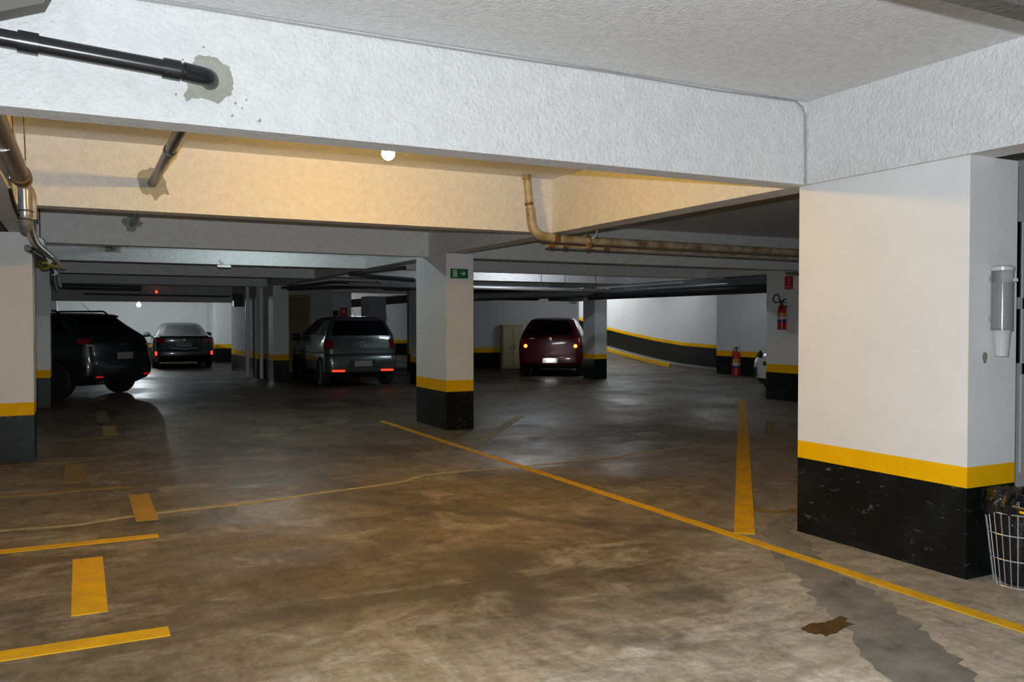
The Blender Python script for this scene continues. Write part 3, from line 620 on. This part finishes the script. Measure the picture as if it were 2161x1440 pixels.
def basket(loc):
    t = thing('wire_bin', 'silver wire waste basket lined with a black bag', 'bin', loc)
    r0, r1, H = .125, .172, .40; n = 26
    wv = MB().tube([(r0, 0, .004), (r1, 0, H)], .0026, 6).build('wire', M_WIRE, t)
    for k in range(1, n): copy_part(wv, t, rot=(0, 0, 2 * PI * k / n))
    for z in (.006, .15, .285, H):
        r = r0 + (r1 - r0) * z / H
        MB().tube([(r * math.cos(a), r * math.sin(a), z) for a in [2 * PI * k / 40 for k in range(41)]], .0034, 6, False).build('ring', M_WIRE, t)
    for k in range(4):
        a = PI * k / 4; MB().tube([(r0 * math.cos(a), r0 * math.sin(a), .006), (-r0 * math.cos(a), -r0 * math.sin(a), .006)], .0026, 6).build('base_wire', M_WIRE, t)
    # bin liner: crumpled bag standing inside and folded over the rim
    bm = bmesh.new(); seg = 72; prof = [(.02, .012), (.09, .012), (.112, .03), (.122, .12), (.138, .24), (.150, .34), (.160, .41), (.170, .445), (.182, .455), (.188, .43), (.186, .40), (.178, .42), (.165, .47), (.135, .50), (.09, .49), (.05, .47), (.01, .46)]
    rows = []
    for i, (r, z) in enumerate(prof):
        row = []
        for k in range(seg):
            a = 2 * PI * k / seg; q = noise.noise((math.cos(a) * 3.2, math.sin(a) * 3.2, z * 9)); q2 = noise.noise((math.cos(a) * 9, math.sin(a) * 9, z * 24 + 5))
            amp = .014 if z < .40 else .03
            rr = r + (q * amp + q2 * amp * .5) * (1 if r > .05 else .2)
            if z < .40 and i < 7: rr = min(rr, (r0 + (r1 - r0) * z / H) - .004)
            row.append(bm.verts.new((rr * math.cos(a), rr * math.sin(a), z + (0 if z < .35 else .045 * noise.noise((math.cos(a) * 2.2 + 3, math.sin(a) * 2.2, r * 14)) + .02 * q2))))
        rows.append(row)
    for i in range(len(prof) - 1):
        for k in range(seg): bm.faces.new((rows[i][k], rows[i][(k + 1) % seg], rows[i + 1][(k + 1) % seg], rows[i + 1][k]))
    me = bpy.data.meshes.new('bin_bag'); bm.to_mesh(me); bm.free(); me.materials.append(M_BAG); me.shade_smooth(); me.set_sharp_from_angle(angle=R(25))
    o = bpy.data.objects.new('bin_bag', me); COL.objects.link(o); o.parent = t; o['label'] = 'black crumpled bin bag'
    for a0, a1, z, m in ((210, 262, .425, M_YEL), (200, 235, .452, mat('brown_scrap', (.16, .10, .04), .6))):
        MB().tube([(.188 * math.cos(R(a)), .188 * math.sin(R(a)), z - .0006 * (a - a0)) for a in range(a0, a1, 6)], .007, 6).build('wrapper', m, t)
    return t
basket((4.485, 2.845, 0))

# ================================================================== cabinet, far door and oddments
t = thing('olive_door', 'olive metal door in the dim wall behind the grey hatchback', 'door', (5.42, 24.6, 0))
MB().box(-.42, .42, -.03, 0, 0, 2.14).build('leaf', M_OLIVE, t)
for k in range(6): MB().box(-.36, .36, -.036, -.03, .25 + k * .31, .45 + k * .31).build('raised_panel', M_OLIVE, t)
for x0, x1, z0, z1 in ((-.50, -.42, 0, 2.22), (.42, .50, 0, 2.22), (-.42, .42, 2.14, 2.22)): MB().box(x0, x1, -.05, 0, z0, z1).build('frame', mat('olive_frame', (.30, .25, .09), .5), t)
MB().tube([(.32, -.03, 1.0), (.32, -.08, 1.0), (.22, -.08, 1.0)], .012, 8).build('handle', M_STEEL, t)
t = thing('utility_cabinet', 'cream metal utility cabinet left of the red car', 'cabinet', (11.9, 23.59, 0))
MB().box(-.36, .36, -.06, .1, 0, 1.36).build('body', M_CREAM, t, bevel=.008)
for s in (-1, 1):
    d_ = MB().box(s * .175 - .16, s * .175 + .16, -.075, -.06, .08, 1.28).build('door', M_CREAM, t, bevel=.004)
    MB().box(s * .06 - .01, s * .06 + .01, -.095, -.075, .60, .72).build('handle', M_STEEL, d_)
t = thing('white_wash_basin', 'white plastic basin and bent pipe on the pale far wall', 'basin', (11.85, 36.3, 0))
MB().lathe([(.06, .95), (.16, 1.05), (.20, 1.20), (.19, 1.22)], 20).build('bowl', M_WHITE, t)
MB().tube([(0, 0, 1.2), (-.1, -.05, 1.45), (-.5, -.1, 1.72)], [.06, .09, .07], 12).build('bent_pipe', mat('grey_pvc', (.45, .42, .38), .5), t)
MB().tube([(.05, .0, 1.4), (.1, 0, 1.9)], .12, 12).build('upper_pipe', mat('grey_pvc', (.45, .42, .38), .5), t)
MB().box(-.25, .1, -.05, .05, .78, 1.0).build('shelf', M_STEEL, t)

# ================================================================== cars
def outline(yr, yf, w, rr, rf, b, S):
    NR, NA = 5, 5; pts = []
    for k in range(NR + 1):
        x = (w - rr) * k / NR; pts.append((x, yr + b * (x / w) ** 2))
    y0 = yr + b * ((w - rr) / w) ** 2
    for k in range(1, NA + 1):
        a = PI / 2 * k / NA; pts.append((w - rr + rr * math.sin(a), y0 + rr * (1 - math.cos(a))))
    ya, yb = y0 + rr, yf - rf - .05
    for s in S[1:]:
        y = ya + (yb - ya) * s; pts.append((w - .03 * (2 * s - 1) ** 2 * (1 if 0 < s < 1 else 1), y))
    x0 = pts[-1][0]
    for k in range(1, NA + 1):
        a = PI / 2 * k / NA; pts.append((x0 - rf * (1 - math.cos(a)), yb + rf * math.sin(a)))
    xe = x0 - rf
    for k in range(1, NR + 1):
        x = xe * (1 - k / NR); pts.append((x, yf - .05 * (x / xe) ** 2))
    return pts
SIDE = [0, .07, .30, .36, .62, .65, .93, 1.0]
# column boundaries on the half outline: rear edge 0..5, rear corner 5..10, side 10..17, front corner 17..22, front 22..27
def make_car(name, label, loc, rz, levels, glass, tail, gap, black_to, wheels, paint, tailmat=None, head=None, bump=.06, L=None, cat='car', tailcols=(4, 11), headcols=(16, 26)):
    t = thing(name, label, cat, loc, rz, 'parked cars')
    names = ['body']
    def idx(n):
        if n not in names: names.append(n)
        return names.index(n)
    MM = {'body': paint, 'rear_window': M_GLASSDK, 'windscreen': M_GLASSDK, 'lower_trim': M_BLKPLAS, 'shut_line': M_BLKPLAS, 'wheel_arch': M_BLKPLAS}
    loops = []
    for (z, yr, yf, w, rr, rf) in levels:
        h = outline(yr, yf, w, rr, rf, bump, SIDE)
        full = [(x, y, z) for x, y in h] + [(-x, y, z) for x, y in h[-2:0:-1]]
        loops.append(full)
    n = len(loops[0]); H = n // 2
    vs = [p for l in loops for p in l]; fs = []; mi = []
    for i in range(len(levels) - 1):
        za, zb = levels[i][0], levels[i + 1][0]; zm = (za + zb) / 2
        for k in range(n):
            k2 = (k + 1) % n
            fs.append((i * n + k, i * n + k2, (i + 1) * n + k2, (i + 1) * n + k))
            c = k if k < H else n - 1 - k; side = 'right' if k < H else 'left'
            m = 'body'
            if zm < black_to: m = 'lower_trim'
            elif gap and gap[0] < zm < gap[1] and c < 11: m = 'shut_line'
            elif tail and tail[0] < zm < tail[1] and tailcols[0] <= c < tailcols[1]: m = 'tail_light_' + side
            elif head and head[0] < zm < head[1] and headcols[0] <= c < headcols[1]: m = 'headlight_' + side
            elif glass[0] < zm < glass[1]:
                if c < 5: m = 'rear_window'
                elif 11 <= c < 12: m = 'quarter_window_' + side
                elif 13 <= c < 14: m = 'rear_side_window_' + side
                elif 15 <= c < 16: m = 'front_side_window_' + side
                elif c >= 22: m = 'windscreen'
            mi.append(idx(m))
    fs.append(tuple(range(n - 1, -1, -1))); mi.append(idx('lower_trim'))
    o_ = (len(levels) - 1) * n; fs.append(tuple(o_ + k for k in range(n))); mi.append(0)
    arch = idx('wheel_arch')
    me = bpy.data.meshes.new('car_hull'); me.from_pydata(vs, [], fs); me.polygons.foreach_set('material_index', mi)
    dummy = [mat('dummy%d' % k, (.5, .5, .5)) for k in range(len(names))]
    for d in dummy: me.materials.append(d)
    hull = bpy.data.objects.new('car_hull', me); COL.objects.link(hull)
    wr, wy1, wy2, wx = wheels
    cut = MB()
    for y in (wy1, wy2):
        for s in (-1, 1):
            c = MB().lathe([(wr + .055, -.16), (wr + .055, .16)], 28, 'x', (s * (wx + .0), y, wr))
            cut.add(c.v, c.f)
    cm = bpy.data.meshes.new('cut'); cm.from_pydata(cut.v, [], cut.f)
    for d in dummy: cm.materials.append(d)
    cm.polygons.foreach_set('material_index', [arch] * len(cut.f))
    co = bpy.data.objects.new('cut', cm); COL.objects.link(co)
    md = hull.modifiers.new('b', 'BOOLEAN'); md.object = co; md.operation = 'DIFFERENCE'; md.solver = 'EXACT'
    dg = bpy.context.evaluated_depsgraph_get(); dg.update()
    res = bpy.data.meshes.new_from_object(hull.evaluated_get(dg))
    V = [tuple(v.co) for v in res.vertices]; parts = {}
    for p in res.polygons: parts.setdefault(p.material_index, []).append(tuple(p.vertices))
    bpy.data.objects.remove(hull); bpy.data.objects.remove(co)
    for i, fl_ in sorted(parts.items()):
        nm = names[min(i, len(names) - 1)]; used = {}; mb = MB()
        for f_ in fl_:
            for q in f_:
                if q not in used: used[q] = len(mb.v); mb.v.append(V[q])
        mb.f = [tuple(used[q] for q in f_) for f_ in fl_]
        m = MM.get(nm) or (M_GLASSDK if 'window' in nm else (tailmat or M_TAIL) if 'tail' in nm else M_CLEARLENS)
        base = nm.rsplit('_', 1)[0] if nm.endswith(('left', 'right')) else nm
        base = {'quarter_window': 'side_window', 'rear_side_window': 'side_window', 'front_side_window': 'side_window'}.get(base, base)
        mb.build(base, m, t, smooth=True, ang=28)
    # wheels
    tyre = MB().lathe([(wr * .62, -.095), (wr * .66, -.105), (wr * .93, -.105), (wr * .985, -.085), (wr, -.04), (wr, .04), (wr * .985, .085), (wr * .93, .105), (wr * .66, .105), (wr * .62, .095)], 32, 'x').mesh('wheel', M_RUBBER)
    rim = MB().lathe([(wr * .62, -.09), (wr * .60, -.03), (wr * .62, .09)], 28, 'x')
    hub = MB().lathe([(.06, -.02), (.06, .085), (.03, .095)], 14, 'x'); rim.add(hub.v, hub.f)
    for k in range(5):
        a = 2 * PI * k / 5; ca, sa = math.cos(a), math.sin(a)
        rim.slab([(.04, -.03), (wr * .61, -.018), (wr * .61, .018), (.04, .03)], (.06, 0, 0), (0, ca, sa), (0, -sa, ca), .025)
    rimme = rim.mesh('rim', M_STEEL)
    for y in (wy1, wy2):
        for s in (-1, 1):
            o = bpy.data.objects.new('wheel', tyre); COL.objects.link(o); o.parent = t; o.location = (s * (wx - .02), y, wr); o.rotation_euler = (0, 0, 0 if s > 0 else PI)
            r_ = bpy.data.objects.new('rim', rimme); COL.objects.link(r_); r_.parent = o
    MB().box(-wx + .15, wx - .15, wy1 - .05, wy1 + .05, wr - .06, wr + .06).build('axle', M_BLKPLAS, t)
    return t
def mirror(t, s, x, y, z):
    MB().lathe([(.02, -.10), (.07, -.095), (.085, -.03), (.08, .05), (.05, .10), (.015, .115)], 14, 'x', (s * (x + .09), y, z)).build('side_mirror', M_BLKPLAS, t)
    MB().tube([(s * (x - .1), y + .03, z - .07), (s * (x + .05), y + .02, z - .02)], .025, 8).build('mirror_stalk', M_BLKPLAS, t)
def box_part(t, name, m, x0, x1, y0, y1, z0, z1, bev=.006, par=None): return MB().box(x0, x1, y0, y1, z0, z1).build(name, m, par or t, bevel=bev)
def emblem_ring(t, y, z, r=.05, vw=True, tilt=.12):
    e = MB().tube([(r * math.cos(a), y, z + r * math.sin(a)) for a in [2 * PI * k / 24 for k in range(25)]], .006, 6, False).build('emblem', M_BADGE, t)
    if vw:
        for pts in ([(-.024, .04), (0, .004), (.024, .04)], [(-.042, .022), (-.02, -.04), (0, -.002), (.02, -.04), (.042, .022)]):
            MB().tube([(a * r / .05, y - .002, z + b * r / .05) for a, b in pts], .0045, 6).build('emblem_stroke', M_BADGE, e)
    return e
def handle(t, s, x, y, z): box_part(t, 'door_handle', M_BLKPLAS, s * x - .015, s * x + .015, y - .09, y + .09, z - .015, z + .015)

# --- grey hatchback
P_GREY = carpaint('grey_green_paint', (.085, .115, .115), .55)
LV = [(.20, .24, 3.70, .72, .15, .25), (.31, .07, 3.79, .79, .18, .35), (.34, .01, 3.80, .805, .18, .4), (.40, .0, 3.81, .81, .18, .4), (.50, -.005, 3.81, .815, .18, .4), (.62, .0, 3.80, .82, .18, .4), (.685, .03, 3.76, .815, .18, .4), (.72, .05, 3.74, .81, .18, .4), (.735, .03, 3.73, .82, .18, .4), (.84, .045, 3.60, .82, .18, .38), (.94, .065, 3.3, .81, .18, .35), (1.04, .09, 3.0, .79, .17, .3), (1.10, .105, 2.85, .775, .12, .28), (1.125, .112, 2.80, .77, .10, .26), (1.30, .21, 2.4, .70, .09, .22), (1.455, .32, 2.02, .625, .08, .2), (1.49, .34, 1.95, .60, .14, .2), (1.525, .46, 1.86, .56, .2, .25), (1.55, .70, 1.7, .45, .2, .25), (1.56, .95, 1.5, .25, .15, .15)]
car = make_car('hatchback_car', 'dark grey-green hatchback parked tail-first in the middle bay', (5.55, 18.25, 0), R(0), LV, (1.12, 1.456), (.83, 1.05), (.69, .725), .31, (.30, .62, 3.05, .735), P_GREY, tailcols=(5, 11))
hb = car
mirror(car, -1, .83, 2.45, 1.08); mirror(car, 1, .83, 2.45, 1.08); handle(car, -1, .82, 1.5, .92)
box_part(car, 'number_plate', M_PLATEGREY, -.20, .20, -.025, .0, .45, .58)
MB().slab([(-.36, 0), (.36, 0), (.26, .17), (-.26, .17)], (0, -.004, .43), (1, 0, 0), (0, 0, 1), .006).build('plate_recess', M_BLKPLAS, car)
for s in (-1, 1):
    o = MB().slab([(-.14, -.018), (.14, -.022), (.15, .020), (-.14, .022)], (s * .55, .016, .36), (1, 0, .0), (0, 0, 1), .015).build('flash_glow_reflector', M_REFLGLOW, car, rot=None)  # flash return put in as a glow
emblem_ring(car, .035, .935, .062)
MB().tube([(.02, .10, 1.14), (.25, .20, 1.16)], .008, 6).build('rear_wiper', M_BLKPLAS, car)
MB().tube([(0, .55, 1.55), (-.02, .75, 1.72)], .005, 6).build('aerial', M_BLKPLAS, car)
MB().tube([(-.70, 1.0, 1.13), (-.71, 2.5, 1.12)], .008, 6).build('window_trim', M_CHROME, car)

# --- red car
P_RED = mat('ruby_paint', (.085, .0015, .007), .3, .15, coat=.5, spec=.3)
LV = [(.20, .24, 3.90, .74, .15, .25), (.29, .07, 3.98, .82, .2, .35), (.36, .01, 4.0, .84, .2, .4), (.52, .0, 4.0, .85, .2, .4), (.60, .02, 3.98, .855, .2, .4), (.72, .04, 3.9, .86, .2, .4), (.84, .06, 3.75, .855, .2, .38), (.92, .075, 3.5, .845, .2, .36), (1.02, .10, 3.1, .82, .2, .32), (1.085, .13, 2.9, .79, .18, .3), (1.10, .14, 2.86, .785, .18, .28), (1.30, .30, 2.45, .70, .18, .22), (1.47, .50, 2.05, .60, .18, .2), (1.50, .56, 1.98, .57, .18, .2), (1.53, .72, 1.9, .50, .2, .25), (1.55, .95, 1.7, .38, .2, .2), (1.555, 1.1, 1.5, .2, .12, .12)]
car = make_car('red_car', 'dark red hatchback with flash-bright tail lamps and white number plate', (10.98, 19.55, 0), R(-35), LV, (1.09, 1.475), (.84, .99), (.53, .531), .29, (.30, .68, 3.2, .77), P_RED, M_TAIL, tailcols=(5, 10))
mirror(car, 1, .84, 2.5, 1.05); mirror(car, -1, .84, 2.5, 1.05)
for s in (-1, 1):
    MB().lathe([(.045, 0), (.05, -.02), (.03, -.035)][::-1], 16, 'y', (s * .655, .10, .80)).build('flash_glow_tail', M_TAILGLOW, car)  # flash glint in the tail lamp, made emissive
    MB().slab([(-.09, -.07), (.08, -.07), (.11, .07), (-.04, .07)] if s > 0 else [(-.08, -.07), (.09, -.07), (.04, .07), (-.11, .07)], (s * .66, .10, .80), (1, 0, .0), (0, 0, 1), .02).build('tail_lens', M_TAIL, car)
pl = box_part(car, 'number_plate', M_PLATEWHITE, -.20, .20, -.03, .0, .355, .485)
box_part(car, 'plate_mark', M_DARKPIPE, -.13, -.115, -.033, -.029, .415, .43, 0, pl)
box_part(car, 'badge', M_BADGE, -.56, -.42, .055, .10, .985, 1.012)
MB().lathe([(.02, -.01), (.045, -.004), (.05, .01)], 20, 'y', (0, .06, .98)).build('emblem', M_BADGE, car)
MB().lathe([(.01, -.01), (.02, -.002), (.022, .01)], 14, 'y', (0, .045, .87)).build('boot_lock', M_CHROME, car)
box_part(car, 'plate_fill_box', M_BLKPLAS, -.12, .12, -.05, .03, .515, .535)  # box added to carry the plate fill
pe = bpy.data.lights.new('plate_fill_light', 'AREA'); pe.energy = .9; pe.shape = 'RECTANGLE'; pe.size = .2; pe.size_y = .02; pe.color = (1, .97, .93)  # unseen fill light added to whiten the number plate
po = bpy.data.objects.new('plate_fill_light', pe); COL.objects.link(po); po.parent = car; po.location = (0, -.075, .512); po.rotation_euler = (R(-12), 0, 0)

# --- dark crossover
P_BLK = carpaint('graphite_paint', (.020, .026, .030), .5)
LV = [(.24, .30, 4.05, .76, .15, .25), (.34, .10, 4.16, .86, .2, .35), (.44, .02, 4.2, .88, .22, .4), (.60, .0, 4.2, .885, .22, .4), (.72, .04, 4.18, .89, .22, .4), (.86, .07, 4.1, .885, .22, .38), (.98, .08, 3.8, .87, .2, .36), (1.02, .085, 3.6, .86, .2, .35), (1.12, .12, 3.2, .83, .2, .32), (1.16, .16, 3.05, .81, .18, .3), (1.18, .19, 3.0, .80, .18, .28), (1.36, .48, 2.6, .72, .18, .22), (1.50, .66, 2.25, .655, .18, .2), (1.54, .58, 2.15, .63, .18, .2), (1.57, .66, 2.05, .58, .2, .25), (1.595, .95, 1.9, .45, .2, .25), (1.60, 1.2, 1.7, .25, .15, .15)]
hd = R(46); ax = Vector((.17, 18.5)); rc = ax - Vector((-math.sin(hd), math.cos(hd))) * .85
car = make_car('crossover_car', 'dark crossover car with roof rails parked at an angle behind the left pillar', (rc.x, rc.y, 0), hd, LV, (1.17, 1.505), (1.015, 1.125), (.60, .601), .44, (.345, .85, 3.4, .79), P_BLK, tailcols=(6, 10))
for s in (-1, 1):
    MB().tube(fillet([(s * .60, .95, 1.55), (s * .60, 1.05, 1.635), (s * .60, 2.2, 1.635), (s * .60, 2.35, 1.54)], .06), .018, 8).build('roof_rail', M_BLKPLAS, car)
    box_part(car, 'flash_glow_reflector', mat('reflector_red_glow', (.35, .01, .01), .2, emit=(1, .03, .02), estr=.25), s * .62 - .08, s * .62 + .08, .03, .06, .39, .42)  # weak red emission imitates the flash coming back off the reflector
    box_part(car, 'tail_lens', M_CLEARLENS, s * .76 - .10, s * .76 + .07, .105, .14, .975, 1.005)
box_part(car, 'number_plate', M_PLATEGREY, -.20, .20, .0, .03, .72, .85)
MB().tube([(0, .78, 1.58), (-.05, 1.0, 1.80)], .004, 6).build('aerial', M_BLKPLAS, car)
box_part(car, 'emblem', M_CHROME, -.05, .05, .06, .08, .99, 1.02)
for x in (-.52, -.44): MB().lathe([(.025, 0), (.025, .08)], 14, 'y', (x, .12, .30)).build('exhaust_tip', M_CHROME, car)
mirror(car, -1, .86, 2.75, 1.12); handle(car, -1, .88, 1.3, .98)

# --- dark saloon
P_SAL = carpaint('black_saloon_paint', (.022, .026, .028), .4)
LV = [(.20, .26, 4.4, .78, .15, .25), (.32, .06, 4.48, .86, .2, .35), (.40, .0, 4.5, .88, .22, .4), (.52, -.01, 4.5, .89, .22, .4), (.62, .02, 4.48, .895, .22, .4), (.64, .03, 4.46, .895, .22, .4), (.80, .05, 4.3, .89, .22, .38), (.92, .06, 3.9, .87, .2, .36), (.97, .05, 3.6, .85, .2, .34), (.995, .12, 3.45, .82, .2, .32), (1.02, .55, 3.3, .78, .2, .3), (1.035, .62, 3.25, .77, .2, .28), (1.20, 1.0, 2.85, .68, .18, .22), (1.34, 1.40, 2.45, .60, .18, .2), (1.37, 1.5, 2.4, .57, .18, .2), (1.40, 1.65, 2.3, .5, .2, .2), (1.42, 1.8, 2.15, .38, .15, .15)]
car = make_car('saloon_car', 'dark saloon car parked facing the bright far wall', (2.86, 28.0, 0), R(-2), LV, (1.03, 1.345), (.80, .93), (.62, .645), .32, (.32, .95, 3.75, .80), P_SAL)
mirror(car, 1, .88, 3.05, 1.02); mirror(car, -1, .88, 3.05, 1.02)
box_part(car, 'number_plate', M_PLATEGREY, -.23, .23, -.0, .04, .66, .80)
for s in (-1, 1): box_part(car, 'flash_glow_reflector', M_REFLGLOW, s * .80 - .035, s * .80 + .035, .05, .12, .42, .54)  # glowing colour in place of the reflected flash
box_part(car, 'boot_spoiler', P_SAL, -.70, .70, .04, .16, .985, 1.015)
MB().tube([(-.38, .02, .63), (0, .0, .60), (.38, .02, .63)], .012, 8).build('bumper_trim', M_CHROME, car)
box_part(car, 'emblem', M_CHROME, -.04, .04, .04, .06, .87, .90)

# --- white car, nose out behind the extinguisher pillar
P_WH = carpaint('white_car_paint', (.75, .76, .77), 0)
LV = [(.18, .24, 3.86, .72, .15, .25), (.30, .06, 3.96, .80, .2, .35), (.42, .0, 4.0, .83, .2, .4), (.58, .0, 4.0, .84, .2, .42), (.66, .02, 3.96, .85, .2, .42), (.74, .03, 3.88, .85, .2, .4), (.82, .04, 3.72, .845, .2, .38), (.90, .06, 3.45, .83, .2, .36), (1.0, .09, 3.05, .80, .2, .32), (1.06, .11, 2.9, .78, .18, .3), (1.08, .12, 2.85, .775, .18, .28), (1.30, .28, 2.4, .69, .18, .22), (1.44, .45, 2.05, .60, .18, .2), (1.48, .52, 1.95, .57, .18, .2), (1.51, .75, 1.8, .45, .2, .2), (1.52, 1.0, 1.6, .25, .15, .15)]
car = make_car('white_car', 'white car with only its nose and headlight showing behind the extinguisher pillar', (16.1, 12.68, 0), R(90), LV, (1.07, 1.445), (.82, 1.0), None, .30, (.30, .7, 3.2, .76), P_WH, None)
for s in (-1, 1):
    MB().lathe([(.04, 0), (.03, .05)], 14, 'y', (s * .56, 3.81, .74)).build('headlamp_bulb', M_CHROME, car)
    MB().slab([(-.05, -.10), (.06, -.07), (.02, .07), (-.06, .10)] if s > 0 else [(-.06, -.07), (.05, -.10), (.06, .10), (-.02, .07)], (s * .53, 3.925, .43), (math.cos(R(19)), -s * math.sin(R(19)), 0), (0, 0, 1), -.02).build('fog_lamp_slot', M_BLKPLAS, car)
    MB().slab([(-.16, -.05), (.13, -.03), (.20, .10), (.02, .06)] if s > 0 else [(-.13, -.03), (.16, -.05), (-.02, .06), (-.20, .10)], (s * .53, 3.79, .74), (math.cos(R(20)), -s * math.sin(R(20)), 0), (-s * .15, -.9, 1), -.02).build('headlamp_unit', M_GLASSDK, car)
box_part(car, 'grille', M_BLKPLAS, -.25, .25, 3.95, 4.0, .56, .64)
mirror(car, 1, .84, 2.5, 1.03); mirror(car, -1, .84, 2.5, 1.03)
